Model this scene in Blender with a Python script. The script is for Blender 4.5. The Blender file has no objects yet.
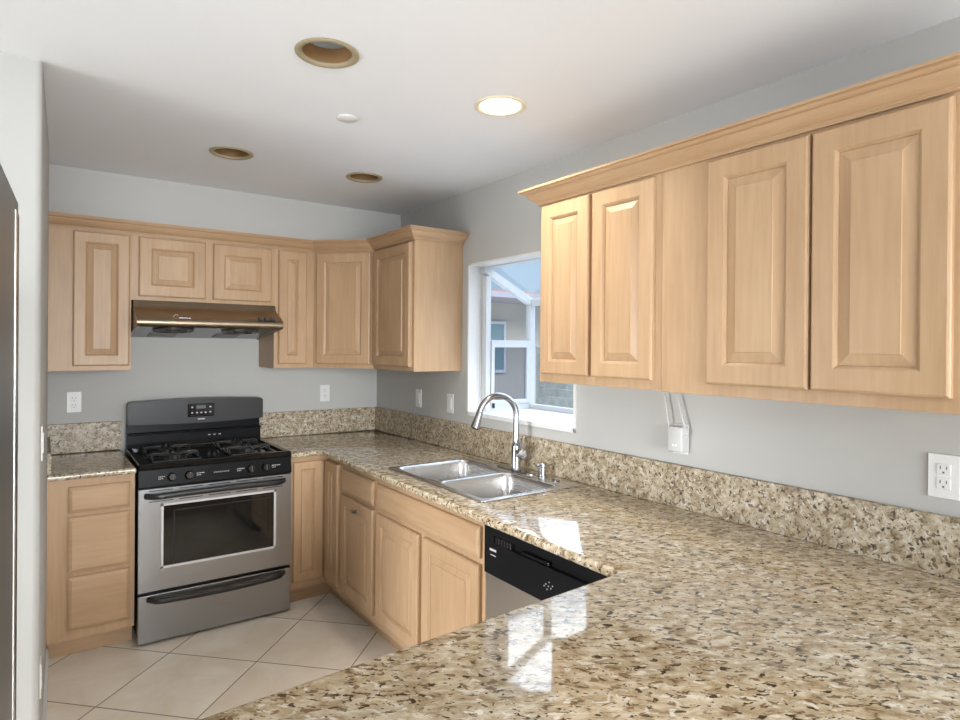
import bpy, bmesh, math, random
from mathutils import Vector, Matrix
random.seed(7)
S = bpy.context.scene
COL = S.collection

# ------------------------------------------------------------------ camera
cam_d = bpy.data.cameras.new('camera')
cam = bpy.data.objects.new('camera', cam_d)
COL.objects.link(cam)
F = Vector((0.57913209, 0.81522888, -0.00281062)).normalized()
R = Vector((0.8152185, -0.57909675, 0.00810905)).normalized()
U = R.cross(F).normalized()
M = Matrix((R, U, -F)).transposed().to_4x4()
M.translation = Vector((-2.01321, -4.14352, 1.51421))
cam.matrix_world = M
cam_d.sensor_width = 36
cam_d.sensor_fit = 'HORIZONTAL'
cam_d.lens = 617.059 / 960 * 36
cam_d.shift_y = -11.7055 / 960
cam_d.clip_start = .02
S.camera = cam

# ------------------------------------------------------------------ world
w = bpy.data.worlds.new('sky')
S.world = w
w.use_nodes = True
nt = w.node_tree
nt.nodes.clear()
out = nt.nodes.new('ShaderNodeOutputWorld')
bg = nt.nodes.new('ShaderNodeBackground')
tc = nt.nodes.new('ShaderNodeTexCoord')
sp = nt.nodes.new('ShaderNodeSeparateXYZ')
nt.links.new(tc.outputs['Generated'], sp.inputs[0])
rp = nt.nodes.new('ShaderNodeValToRGB')
e = rp.color_ramp.elements
e[0].position = 0.0
e[0].color = (.50, .66, .80, 1)
e[1].position = .20
e[1].color = (.40, .62, .86, 1)
x = e.new(.34)
x.color = (.90, .95, 1.0, 1)
x = e.new(.8)
x.color = (.55, .72, .95, 1)
nt.links.new(sp.outputs['Z'], rp.inputs[0])
rs = nt.nodes.new('ShaderNodeMapRange')      # bright hazy band of sky higher up
rs.inputs[1].default_value = .20
rs.inputs[2].default_value = .36
rs.inputs[3].default_value = .85
rs.inputs[4].default_value = 5.5
nt.links.new(sp.outputs['Z'], rs.inputs[0])
nt.links.new(rp.outputs[0], bg.inputs[0])
nt.links.new(rs.outputs[0], bg.inputs[1])
nt.links.new(bg.outputs[0], out.inputs[0])

# ------------------------------------------------------------------ large lights
def area(name, loc, rot, sx, sy, power, color, spread=180):
    l = bpy.data.lights.new(name, 'AREA')
    l.shape = 'RECTANGLE'
    l.size = sx
    l.size_y = sy
    l.energy = power
    l.color = color
    l.spread = math.radians(spread)
    o = bpy.data.objects.new(name, l)
    o.location = loc
    o.rotation_euler = rot
    COL.objects.link(o)
    return o
PI = math.pi
# daylight entering through the large rear window and the side patio opening
area('rear_window_daylight', (-2.5, -8.35, 1.35), (math.radians(70), 0, 0), 4.0, 2.0, 190, (.95, .98, 1.0), 80)
# added fill light between stub wall and refrigerator, brightens the base cabinets
area('added_passage_fill', (-4.3, -2.30, 1.0), (0, -math.radians(76), 0), 1.5, 1.05, 43, (.95, .98, 1.0), 100)
# added upward fill light behind the camera to lift the ceiling
area('added_ceiling_fill', (-2.3, -5.9, .20), (PI, 0, 0), 3.4, 2.4, 42, (.96, .98, 1.0))

S.view_settings.view_transform = 'Standard'
S.view_settings.look = 'None'
S.view_settings.gamma = 1
S.view_settings.use_curve_mapping = False
S.view_settings.exposure = 0.04

# ------------------------------------------------------------------ materials
def new_mat(name):
    m = bpy.data.materials.new(name)
    m.use_nodes = True
    b = m.node_tree.nodes['Principled BSDF']
    return m, m.node_tree, b

def plain(name, col, rough=.5, metal=0, spec=.5, coat=0, bump=0, bscale=80, var=.03, vscale=3):
    m, t, b = new_mat(name)
    b.inputs['Roughness'].default_value = rough
    b.inputs['Metallic'].default_value = metal
    b.inputs['Specular IOR Level'].default_value = spec
    b.inputs['Coat Weight'].default_value = coat
    c = t.nodes.new('ShaderNodeTexCoord')
    n = t.nodes.new('ShaderNodeTexNoise')
    n.inputs['Scale'].default_value = vscale
    n.inputs['Detail'].default_value = 3
    t.links.new(c.outputs['Object'], n.inputs['Vector'])
    r = t.nodes.new('ShaderNodeValToRGB')
    r.color_ramp.elements[0].position = .3
    r.color_ramp.elements[1].position = .7
    r.color_ramp.elements[0].color = tuple(v * (1 - var) for v in col) + (1,)
    r.color_ramp.elements[1].color = tuple(min(1, v * (1 + var)) for v in col) + (1,)
    t.links.new(n.outputs['Fac'], r.inputs[0])
    t.links.new(r.outputs[0], b.inputs['Base Color'])
    if bump:
        n2 = t.nodes.new('ShaderNodeTexNoise')
        n2.inputs['Scale'].default_value = bscale
        n2.inputs['Detail'].default_value = 4
        t.links.new(c.outputs['Object'], n2.inputs['Vector'])
        bp = t.nodes.new('ShaderNodeBump')
        bp.inputs['Strength'].default_value = bump
        bp.inputs['Distance'].default_value = .002
        t.links.new(n2.outputs['Fac'], bp.inputs['Height'])
        t.links.new(bp.outputs[0], b.inputs['Normal'])
    return m

def wood(name, vertical=True, tone=(1, 1, 1)):
    m, t, b = new_mat(name)
    c = t.nodes.new('ShaderNodeTexCoord')
    oi = t.nodes.new('ShaderNodeObjectInfo')
    add = t.nodes.new('ShaderNodeVectorMath')
    add.operation = 'ADD'
    sc = t.nodes.new('ShaderNodeVectorMath')
    sc.operation = 'SCALE'
    sc.inputs[3].default_value = 13
    cmb = t.nodes.new('ShaderNodeCombineXYZ')
    for i in range(3):
        t.links.new(oi.outputs['Random'], cmb.inputs[i])
    t.links.new(cmb.outputs[0], sc.inputs[0])
    t.links.new(c.outputs['Object'], add.inputs[0])
    t.links.new(sc.outputs[0], add.inputs[1])
    mp = t.nodes.new('ShaderNodeMapping')
    mp.inputs['Scale'].default_value = (1, 1, .07) if vertical else (.09, .09, 1)
    t.links.new(add.outputs[0], mp.inputs['Vector'])
    n = t.nodes.new('ShaderNodeTexNoise')
    n.inputs['Scale'].default_value = 60
    n.inputs['Detail'].default_value = 5
    n.inputs['Roughness'].default_value = .6
    t.links.new(mp.outputs[0], n.inputs['Vector'])
    mp2 = t.nodes.new('ShaderNodeMapping')
    mp2.inputs['Scale'].default_value = (1, 1, .3) if vertical else (.3, .3, 1)
    t.links.new(add.outputs[0], mp2.inputs['Vector'])
    n2 = t.nodes.new('ShaderNodeTexNoise')
    n2.inputs['Scale'].default_value = 6
    n2.inputs['Detail'].default_value = 3
    t.links.new(mp2.outputs[0], n2.inputs['Vector'])
    mx = t.nodes.new('ShaderNodeMix')
    mx.inputs[0].default_value = .55
    t.links.new(n.outputs['Fac'], mx.inputs[2])
    t.links.new(n2.outputs['Fac'], mx.inputs[3])
    r = t.nodes.new('ShaderNodeValToRGB')
    el = r.color_ramp.elements
    el[0].position = .28
    el[1].position = .72
    a = (.400, .250, .138)
    bb = (.535, .365, .222)
    el[0].color = tuple(v * k for v, k in zip(a, tone)) + (1,)
    el[1].color = tuple(v * k for v, k in zip(bb, tone)) + (1,)
    t.links.new(mx.outputs[0], r.inputs[0])
    t.links.new(r.outputs[0], b.inputs['Base Color'])
    b.inputs['Roughness'].default_value = .38
    b.inputs['Specular IOR Level'].default_value = .4
    return m

def granite(name, stretch=(1, 1, 1), rough=.06, rotz=0.0, tone=1.0):
    m, t, b = new_mat(name)
    c = t.nodes.new('ShaderNodeTexCoord')
    m0 = t.nodes.new('ShaderNodeMapping')
    m0.inputs['Rotation'].default_value = (0, 0, rotz)
    t.links.new(c.outputs['Object'], m0.inputs['Vector'])
    mp = t.nodes.new('ShaderNodeMapping')
    mp.inputs['Scale'].default_value = stretch
    t.links.new(m0.outputs[0], mp.inputs['Vector'])
    def noise(scale, detail, rough_, off):
        n = t.nodes.new('ShaderNodeTexNoise')
        n.inputs['Scale'].default_value = scale
        n.inputs['Detail'].default_value = detail
        n.inputs['Roughness'].default_value = rough_
        n.inputs['Distortion'].default_value = .6
        a = t.nodes.new('ShaderNodeVectorMath')
        a.operation = 'ADD'
        a.inputs[1].default_value = (off, off * 1.7, off * .3)
        t.links.new(mp.outputs[0], a.inputs[0])
        t.links.new(a.outputs[0], n.inputs['Vector'])
        return n
    def ramp(src, pts):
        r = t.nodes.new('ShaderNodeValToRGB')
        el = r.color_ramp.elements
        el[0].position, el[0].color = pts[0][0], pts[0][1]
        el[1].position, el[1].color = pts[1][0], pts[1][1]
        for p_, c_ in pts[2:]:
            k = el.new(p_)
            k.color = c_
        t.links.new(src, r.inputs[0])
        return r
    def mix(fac, a, bcol):
        x = t.nodes.new('ShaderNodeMix')
        x.data_type = 'RGBA'
        t.links.new(fac, x.inputs[0])
        t.links.new(a, x.inputs[6])
        if isinstance(bcol, tuple):
            x.inputs[7].default_value = bcol
        else:
            t.links.new(bcol, x.inputs[7])
        return x.outputs[2]
    base = ramp(noise(34, 6, .68, 0).outputs['Fac'],
                [(.33, (.23, .16, .09, 1)), (.66, (.76, .70, .57, 1)), (.43, (.40, .315, .195, 1)), (.53, (.575, .485, .35, 1))])
    big = ramp(noise(3.2, 3, .5, 4).outputs['Fac'], [(.35, (0, 0, 0, 1)), (.7, (.35, .35, .35, 1))])
    col = mix(big.outputs[0], base.outputs[0], (.42, .31, .19, 1))
    cream = ramp(noise(60, 3, .5, 9).outputs['Fac'], [(.60, (0, 0, 0, 1)), (.66, (.8, .8, .8, 1))])
    col = mix(cream.outputs[0], col, (.82, .78, .70, 1))
    br = ramp(noise(70, 4, .55, 21).outputs['Fac'], [(.575, (0, 0, 0, 1)), (.615, (.9, .9, .9, 1))])
    col = mix(br.outputs[0], col, (.16, .095, .045, 1))
    bk = ramp(noise(82, 3, .5, 33).outputs['Fac'], [(.61, (0, 0, 0, 1)), (.63, (1, 1, 1, 1))])
    col = mix(bk.outputs[0], col, (.045, .030, .014, 1))
    tn = t.nodes.new('ShaderNodeVectorMath')
    tn.operation = 'SCALE'
    tn.inputs[3].default_value = tone
    t.links.new(col, tn.inputs[0])
    t.links.new(tn.outputs[0], b.inputs['Base Color'])
    b.inputs['Roughness'].default_value = rough
    b.inputs['IOR'].default_value = 1.6
    return m

def tile_floor():
    m, t, b = new_mat('floor_tile')
    c = t.nodes.new('ShaderNodeTexCoord')
    sp = t.nodes.new('ShaderNodeSeparateXYZ')
    t.links.new(c.outputs['Object'], sp.inputs[0])
    def mth(op, a, b_=None, c_=None):
        n = t.nodes.new('ShaderNodeMath')
        n.operation = op
        for i, v in enumerate((a, b_, c_)):
            if v is None:
                continue
            if isinstance(v, (int, float)):
                n.inputs[i].default_value = v
            else:
                t.links.new(v, n.inputs[i])
        return n.outputs[0]
    P = .462
    X, Y = sp.outputs[0], sp.outputs[1]
    u = mth('MULTIPLY', mth('ADD', X, Y), .70711 / P)
    v = mth('MULTIPLY', mth('SUBTRACT', X, Y), .70711 / P)
    u = mth('ADD', u, 1.165 / P + 20)
    v = mth('ADD', v, .026 / P + 20)
    fu, fv = mth('FRACT', u), mth('FRACT', v)
    du = mth('MINIMUM', fu, mth('SUBTRACT', 1, fu))
    dv = mth('MINIMUM', fv, mth('SUBTRACT', 1, fv))
    d = mth('MINIMUM', du, dv)
    g = mth('LESS_THAN', d, .0058)
    iu, iv = mth('FLOOR', u), mth('FLOOR', v)
    cb = t.nodes.new('ShaderNodeCombineXYZ')
    t.links.new(iu, cb.inputs[0])
    t.links.new(iv, cb.inputs[1])
    wn = t.nodes.new('ShaderNodeTexWhiteNoise')
    t.links.new(cb.outputs[0], wn.inputs['Vector'])
    n = t.nodes.new('ShaderNodeTexNoise')
    n.inputs['Scale'].default_value = 3.2
    n.inputs['Detail'].default_value = 7
    n.inputs['Roughness'].default_value = .6
    n.inputs['Distortion'].default_value = .8
    ad = t.nodes.new('ShaderNodeVectorMath')
    ad.operation = 'MULTIPLY_ADD'
    ad.inputs[1].default_value = (5, 5, 5)
    t.links.new(wn.outputs['Color'], ad.inputs[0])
    t.links.new(c.outputs['Object'], ad.inputs[2])
    t.links.new(ad.outputs[0], n.inputs['Vector'])
    r = t.nodes.new('ShaderNodeValToRGB')
    r.color_ramp.elements[0].position = .3
    r.color_ramp.elements[1].position = .7
    r.color_ramp.elements[0].color = (.74, .645, .52, 1)
    r.color_ramp.elements[1].color = (.88, .83, .75, 1)
    t.links.new(n.outputs['Fac'], r.inputs[0])
    x = t.nodes.new('ShaderNodeMix')
    x.data_type = 'RGBA'
    t.links.new(g, x.inputs[0])
    t.links.new(r.outputs[0], x.inputs[6])
    x.inputs[7].default_value = (.20, .14, .095, 1)
    t.links.new(x.outputs[2], b.inputs['Base Color'])
    b.inputs['Roughness'].default_value = .32
    bp = t.nodes.new('ShaderNodeBump')
    bp.inputs['Strength'].default_value = .5
    bp.inputs['Distance'].default_value = .002
    t.links.new(mth('SUBTRACT', 1, g), bp.inputs['Height'])
    t.links.new(bp.outputs[0], b.inputs['Normal'])
    return m

def brushed(name, col, rough=.3, axis='x', strength=.15):
    m, t, b = new_mat(name)
    c = t.nodes.new('ShaderNodeTexCoord')
    mp = t.nodes.new('ShaderNodeMapping')
    mp.inputs['Scale'].default_value = {'x': (1, 60, 200), 'y': (60, 1, 200), 'z': (200, 200, 1)}[axis]
    t.links.new(c.outputs['Object'], mp.inputs['Vector'])
    n = t.nodes.new('ShaderNodeTexNoise')
    n.inputs['Scale'].default_value = 3
    n.inputs['Detail'].default_value = 4
    t.links.new(mp.outputs[0], n.inputs['Vector'])
    r = t.nodes.new('ShaderNodeMapRange')
    r.inputs[3].default_value = rough * .8
    r.inputs[4].default_value = rough * 1.25
    t.links.new(n.outputs['Fac'], r.inputs[0])
    t.links.new(r.outputs[0], b.inputs['Roughness'])
    b.inputs['Base Color'].default_value = col + (1,)
    b.inputs['Metallic'].default_value = 1
    bp = t.nodes.new('ShaderNodeBump')
    bp.inputs['Strength'].default_value = strength
    bp.inputs['Distance'].default_value = .0003
    t.links.new(n.outputs['Fac'], bp.inputs['Height'])
    t.links.new(bp.outputs[0], b.inputs['Normal'])
    return m

def emit(name, col, s):
    m, t, b = new_mat(name)
    b.inputs['Base Color'].default_value = (.8, .8, .8, 1)
    b.inputs['Emission Color'].default_value = col + (1,)
    b.inputs['Emission Strength'].default_value = s
    return m

def glass(name, tint=(1, 1, 1), rough=0.0):
    m, t, b = new_mat(name)
    t.nodes.remove(b)
    o = t.nodes['Material Output']
    tr = t.nodes.new('ShaderNodeBsdfTransparent')
    tr.inputs[0].default_value = tint + (1,)
    gl = t.nodes.new('ShaderNodeBsdfGlossy')
    gl.inputs['Roughness'].default_value = .02
    lw = t.nodes.new('ShaderNodeLayerWeight')
    pw = t.nodes.new('ShaderNodeMath')
    pw.operation = 'POWER'
    pw.inputs[1].default_value = 4.0
    fr = t.nodes.new('ShaderNodeMath')
    fr.operation = 'MULTIPLY_ADD'
    fr.inputs[1].default_value = .6
    fr.inputs[2].default_value = .04
    t.links.new(lw.outputs['Facing'], pw.inputs[0])
    t.links.new(pw.outputs[0], fr.inputs[0])
    mx = t.nodes.new('ShaderNodeMixShader')
    t.links.new(fr.outputs[0], mx.inputs[0])
    t.links.new(tr.outputs[0], mx.inputs[1])
    t.links.new(gl.outputs[0], mx.inputs[2])
    t.links.new(mx.outputs[0], o.inputs[0])
    return m

WALL = plain('grey_wall_paint', (.47, .468, .452), .75, bump=.12, bscale=120, var=.015)
CEIL = plain('white_ceiling_paint', (.80, .82, .86), .8, bump=.1, bscale=120, var=.01)
WHITE = plain('white_trim_paint', (.72, .72, .72), .4, var=.01)
VINYL = plain('white_vinyl', (.60, .61, .62), .3, var=.01)
FLOOR = tile_floor()
WOOD = wood('maple_vertical')
WOODH = wood('maple_horizontal', False)
WOODI = plain('cabinet_interior', (.5, .36, .22), .6)
GRAN = granite('granite_top', (.60, 1, 1), .05, math.radians(35), .88)
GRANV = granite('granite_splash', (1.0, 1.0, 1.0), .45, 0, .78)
STEEL = brushed('brushed_steel', (.36, .37, .385), .30, 'x')
STEELY = brushed('brushed_steel_side', (.50, .475, .44), .32, 'y')
SINKM = brushed('sink_steel', (.60, .59, .58), .26, 'y', .05)
CHROME = plain('brushed_nickel', (.40, .40, .41), .20, metal=1, var=.02)
BRONZE = plain('hood_steel', (.34, .275, .20), .34, metal=1, var=.02)
HOODIN = plain('hood_liner_steel', (.17, .175, .18), .25, metal=1)
BLACKG = plain('black_enamel', (.006, .006, .007), .12, spec=.35)
BLACK = plain('black_plastic', (.018, .018, .019), .32)
DARKP = plain('charcoal_panel', (.030, .030, .032), .34, spec=.3)
PANELM = plain('range_panel_black', (.010, .010, .011), .28, spec=.06)
KNOBM = plain('knob_black', (.008, .008, .008), .35, spec=.2)
IRON = plain('cast_iron', (.035, .035, .036), .22, bump=.3, bscale=200)
OVGLASS = plain('oven_glass', (.010, .010, .009), .05, spec=.5)
GREYM = plain('grey_marks', (.62, .62, .62), .5)
DIMM = plain('dim_grey_marks', (.22, .22, .22), .5)
LCD = plain('lcd_display', (.10, .11, .11), .2)
FRIDGE = brushed('fridge_steel', (.25, .26, .262), .40, 'z', .2)
PALEM = plain('pale_metal_and_highlight', (.62, .62, .62), .25, metal=.6)  # handles and chain, also the highlight strip on the fridge doors
EXTM = plain('extender_plastic', (.56, .56, .56), .4)
PLATE = plain('outlet_plastic', (.72, .72, .72), .35, var=.005)
SLOT = plain('outlet_slot', (.12, .12, .12), .5)
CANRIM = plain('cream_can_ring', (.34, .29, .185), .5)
CANIN = plain('tan_can_baffle', (.27, .155, .065), .5)
CANMET = plain('can_metal', (.66, .68, .70), .4, metal=.2)
BULB = emit('lamp_glow', (1.0, .90, .68), 28)
GLASS = glass('window_glass', (.97, .98, .99))
SCREEN = glass('screened_glass', (.66, .68, .72))
STUCCO = plain('beige_stucco', (.50, .44, .37), .9, bump=.4, bscale=40)
EAVE = plain('eave_board', (.36, .31, .33), .8)
FENCE = plain('weathered_boards', (.20, .20, .175), .8, var=.2, vscale=9)
GROUND = plain('concrete_ground', (.45, .43, .40), .9)
ROOFM = plain('roof_tile', (.38, .22, .17), .9)
NBGLASS = plain('neighbor_glass', (.20, .28, .30), .08, spec=.8)

# ------------------------------------------------------------------ mesh helpers
def mesh_obj(name, bm, mat, parent=None, smooth=False, origin=None):
    """world-space bmesh -> one object; origin taken from parent root."""
    me = bpy.data.meshes.new(name)
    bmesh.ops.recalc_face_normals(bm, faces=bm.faces)
    off = Vector((0, 0, 0))
    if parent is not None:
        q = parent
        while q is not None:
            off += q.location
            q = q.parent
    o = bpy.data.objects.new(name, me)
    if parent is None and origin is not None:
        off = Vector(origin)
        o.location = off
    bmesh.ops.translate(bm, verts=bm.verts, vec=-off)
    bm.to_mesh(me)
    bm.free()
    mats = mat if isinstance(mat, (list, tuple)) else [mat]
    for m in mats:
        me.materials.append(m)
    if smooth:
        me.polygons.foreach_set('use_smooth', [True] * len(me.polygons))
        try:
            me.set_sharp_from_angle(angle=math.radians(38))
        except Exception:
            pass
    if parent is not None:
        o.parent = parent
    COL.objects.link(o)
    return o

def tag(o, label, cat, group=None, kind=None):
    if label:
        o['label'] = label
    if cat:
        o['category'] = cat
    if group:
        o['group'] = group
    if kind:
        o['kind'] = kind
    return o

def thing(name, loc, label, cat, group=None):
    o = bpy.data.objects.new(name, None)
    o.location = loc
    o.empty_display_size = .05
    COL.objects.link(o)
    return tag(o, label, cat, group)

def box(bm, x0, y0, z0, x1, y1, z1, bev=0, seg=2):
    x0, x1 = sorted((x0, x1)); y0, y1 = sorted((y0, y1)); z0, z1 = sorted((z0, z1))
    vs = [bm.verts.new((x, y, z)) for x in (x0, x1) for y in (y0, y1) for z in (z0, z1)]
    idx = [(0, 1, 3, 2), (4, 6, 7, 5), (0, 4, 5, 1), (2, 3, 7, 6), (0, 2, 6, 4), (1, 5, 7, 3)]
    fs = [bm.faces.new([vs[i] for i in f]) for f in idx]
    bmesh.ops.recalc_face_normals(bm, faces=fs)
    if bev:
        es = list({e for f in fs for e in f.edges})
        bmesh.ops.bevel(bm, geom=es, offset=bev, segments=seg, affect='EDGES', profile=.5)
    return bm

def BM():
    return bmesh.new()

def bx(*a, **k):
    return box(BM(), *a, **k)

def prism(bm, pts, lo, hi, axis=2, bev=0):
    """polygon extruded along axis. pts are the 2 other coords in order."""
    def mk(p, h):
        c = [0, 0, 0]
        o = [i for i in range(3) if i != axis]
        c[o[0]], c[o[1]], c[axis] = p[0], p[1], h
        return bm.verts.new(c)
    a = [mk(p, lo) for p in pts]
    b = [mk(p, hi) for p in pts]
    n = len(pts)
    fs = [bm.faces.new(a[::-1]), bm.faces.new(b)]
    for i in range(n):
        fs.append(bm.faces.new((a[i], a[(i+1) % n], b[(i+1) % n], b[i])))
    bmesh.ops.recalc_face_normals(bm, faces=fs)
    if bev:
        es = list({e for f in fs for e in f.edges})
        bmesh.ops.bevel(bm, geom=es, offset=bev, segments=2, affect='EDGES')
    return bm

def frame_of(d):
    d = Vector(d).normalized()
    u = d.cross(Vector((0, 0, 1)))
    if u.length < 1e-3:
        u = d.cross(Vector((0, 1, 0)))
    u.normalize()
    return d, u, d.cross(u).normalized()

def lathe(bm, c, axis, prof, n=32, cap=True):
    """prof: list of (radius, height along axis)."""
    d, u, v = frame_of(axis)
    c = Vector(c)
    rings = []
    for r, h in prof:
        if r < 1e-6:
            rings.append([bm.verts.new(c + d * h)])
        else:
            rings.append([bm.verts.new(c + d * h + u * (r * math.cos(2*PI*i/n)) + v * (r * math.sin(2*PI*i/n))) for i in range(n)])
    for a, b in zip(rings, rings[1:]):
        for i in range(n):
            j = (i + 1) % n
            if len(a) == 1 and len(b) == 1:
                continue
            if len(a) == 1:
                bm.faces.new((a[0], b[i], b[j]))
            elif len(b) == 1:
                bm.faces.new((a[i], a[j], b[0]))
            else:
                bm.faces.new((a[i], a[j], b[j], b[i]))
    if cap:
        for r in (rings[0], rings[-1]):
            if len(r) > 1:
                bm.faces.new(r)
    return bm

def tube(bm, pts, rad, n=14, flat=1.0):
    pts = [Vector(p) for p in pts]
    rads = rad if isinstance(rad, (list, tuple)) else [rad] * len(pts)
    d0 = (pts[1] - pts[0]).normalized()
    _, u, _ = frame_of(d0)
    rings = []
    for i, p in enumerate(pts):
        if i == 0:
            t = pts[1] - p
        elif i == len(pts) - 1:
            t = p - pts[i-1]
        else:
            t = (pts[i+1] - p).normalized() + (p - pts[i-1]).normalized()
        t.normalize()
        u = (u - t * u.dot(t)).normalized()
        v = t.cross(u)
        rings.append([bm.verts.new(p + u * (rads[i] * math.cos(2*PI*k/n)) + v * (rads[i] * flat * math.sin(2*PI*k/n))) for k in range(n)])
    for a, b in zip(rings, rings[1:]):
        for k in range(n):
            bm.faces.new((a[k], a[(k+1) % n], b[(k+1) % n], b[k]))
    bm.faces.new(rings[0])
    bm.faces.new(rings[-1])
    return bm

def panel(bm, o, ud, vd, nd, w, h, rings, close=True):
    """concentric rectangular rings: (inset, out) from origin corner o."""
    o, ud, vd, nd = Vector(o), Vector(ud), Vector(vd), Vector(nd)
    prev = None
    for k, (ins, dep) in enumerate(rings):
        q = [(ins, ins), (w - ins, ins), (w - ins, h - ins), (ins, h - ins)]
        r = [bm.verts.new(o + ud * a + vd * b + nd * dep) for a, b in q]
        if prev is None:
            bm.faces.new(r[::-1])
        else:
            for i in range(4):
                bm.faces.new((prev[i], prev[(i+1) % 4], r[(i+1) % 4], r[i]))
        prev = r
    if close:
        bm.faces.new(prev)
    return bm

T = .021
DOOR_FR = lambda fr: [(0, 0), (0, T-.007), (.0022, T-.0045), (.003, T-.0025), (.007, T), (fr, T), (fr+.0035, T-.0018), (fr+.0035, T-.004), (fr+.009, T-.008), (fr+.010, T-.012)]

def make_door(parent, o, ud, nd, w, h, fr=.052, mat=None, name='door', slope=.026, horiz=False):
    """raised-panel door: frame part with its centre panel as a sub-part."""
    m = mat or WOOD
    vd = (0, 0, 1)
    d = mesh_obj(name, panel(BM(), o, ud, vd, nd, w, h, DOOR_FR(fr), close=True), m, parent)
    ov = Vector(o) + Vector(ud) * (fr + .010) + Vector(vd) * (fr + .010) + Vector(nd) * (T - .0118)
    pw, ph = w - 2*(fr + .010), h - 2*(fr + .010)
    s = min(slope, pw * .3)
    mesh_obj('raised_panel', panel(BM(), ov, ud, vd, nd, pw, ph,
             [(0, 0), (.0, .0012), (s, .0085), (s + .0012, .0112)]), WOODH if horiz else m, d)
    return d

def slab(parent, name, o, ud, nd, w, h, mat=None):
    return mesh_obj(name, panel(BM(), o, ud, (0, 0, 1), nd, w, h,
                    [(0, 0), (0, .012), (.003, .0145), (.004, .016), (.016, T), (.02, T)]), mat or WOODH, parent)

XM = ((0, -1, 0), (-1, 0, 0))   # faces -x : u runs towards -y
YM = ((1, 0, 0), (0, -1, 0))    # faces -y : u runs towards +x

# ------------------------------------------------------------------ structure
ZC = 2.415
C = .9012          # counter top height
EXT = -8.6         # rear wall
WT = .12
def struct(name, bm, mat, label, smooth=False):
    o = mesh_obj(name, bm, mat, None, smooth)
    o['kind'] = 'structure'
    o['label'] = label
    return o

struct('floor', bx(-5.6, EXT-.1, -.1, .12, .1, 0), FLOOR, 'cream stone tile floor laid diagonally')

# ceiling with five round openings (four cans and the lit one share the same holes)
LIGHTS = [(-1.300, -2.315), (-1.29, -1.10), (-.612, -1.09), (-.620, -2.300)]
RH = .082
def slab_with_holes(name, outer, holes, z0, z1, mat, bevel=0, label=None, parent=None, kind=None):
    cu = bpy.data.curves.new(name, 'CURVE')
    cu.dimensions = '2D'
    cu.fill_mode = 'BOTH'
    for pts in [outer] + holes:
        s = cu.splines.new('POLY')
        s.points.add(len(pts) - 1)
        for i, q in enumerate(pts):
            s.points[i].co = (q[0], q[1], 0, 1)
        s.use_cyclic_u = True
    cu.extrude = (z1 - z0) / 2 - bevel
    cu.bevel_depth = bevel
    cu.bevel_resolution = 3
    if bevel:
        cu.offset = -bevel
    t = bpy.data.objects.new(name, cu)
    COL.objects.link(t)
    bpy.context.view_layer.update()
    dg = bpy.context.evaluated_depsgraph_get()
    me = bpy.data.meshes.new_from_object(t.evaluated_get(dg))
    bpy.data.objects.remove(t)
    bm = BM()
    bm.from_mesh(me)
    bpy.data.meshes.remove(me)
    bmesh.ops.translate(bm, verts=bm.verts, vec=(0, 0, (z0 + z1) / 2))
    bmesh.ops.remove_doubles(bm, verts=bm.verts, dist=1e-5)
    o = mesh_obj(name, bm, mat, parent, smooth=bevel > 0)
    return o
def circle(cx, cy, r, n=40):
    return [(cx + r*math.cos(2*PI*i/n), cy + r*math.sin(2*PI*i/n)) for i in range(n)]
cl = slab_with_holes('ceiling', [(-5.6, EXT-.1), (.12, EXT-.1), (.12, .1), (-5.6, .1)],
                     [circle(a, b, RH) for a, b in LIGHTS], ZC, ZC + .03, CEIL)
cl['kind'] = 'structure'
cl['label'] = 'white painted ceiling with round recessed light openings'
struct('trim_1', bx(-5.6, EXT-.1, ZC+.2, .12, .1, ZC+.24), CEIL, 'roof deck above the recessed cans')

struct('wall_back', bx(-2.11, 0, 0, .12, .1, ZC), WALL, 'grey painted back wall behind the stove')
WY0, WY1, WZ0, WZ1 = -2.080, -1.190, 1.117, 1.990     # garden window opening
bm = BM()
box(bm, 0, WY1, 0, WT, 0, ZC)
box(bm, 0, EXT, 0, WT, WY0, ZC)
box(bm, 0, WY0, 0, WT, WY1, WZ0)
box(bm, 0, WY0, WZ1, WT, WY1, ZC)
struct('wall_right', bm, WALL, 'grey painted right wall with the window opening')
struct('wall_soffit', bx(-1.995, -.3536, 2.166, 0, 0, ZC), WALL, 'grey painted soffit above the back wall cabinets')
# left stub wall, very slightly skewed, with a rounded near corner
bm = BM()
rr = .02
pts = [(-1.990, -.675), (-1.990, 0), (-2.11, 0), (-2.11, -1.60), (-5.5, -1.60), (-5.5, -1.725), (-2.015 - rr, -1.725)]
for k in range(1, 7):
    a = -PI/2 + k * PI/12
    pts.append((-2.015 - rr + rr*math.cos(a), -1.725 + rr + rr*math.sin(a)))
prism(bm, pts, 0, ZC)
struct('wall_left', bm, WALL, 'grey painted stub wall at the left with a rounded corner', smooth=True)
bm = BM()
box(bm, -5.6, EXT, 0, -5.5, -7.0, ZC)
box(bm, -5.6, -4.2, 0, -5.5, -1.6, ZC)
box(bm, -5.6, -7.0, 2.3, -5.5, -4.2, ZC)
struct('wall_far_left', bm, WALL, 'grey painted wall of the adjoining room')
bm = BM()
box(bm, -5.6, EXT-.1, 0, -4.8, EXT, ZC)
box(bm, -.4, EXT-.1, 0, .12, EXT, ZC)
box(bm, -4.8, EXT-.1, 2.35, -.4, EXT, ZC)
struct('wall_rear', bm, WALL, 'grey painted rear wall of the adjoining room')

# baseboards
bm = BM()
prism(bm, [(-1.9905, -.60), (-1.9915, -.680), (-2.0155, -1.70), (-2.005, -1.71), (-1.980, -.68), (-1.980, -.60)], 0, .075)
struct('baseboard_left', bm, WHITE, 'white baseboard along the left stub wall')

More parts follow.
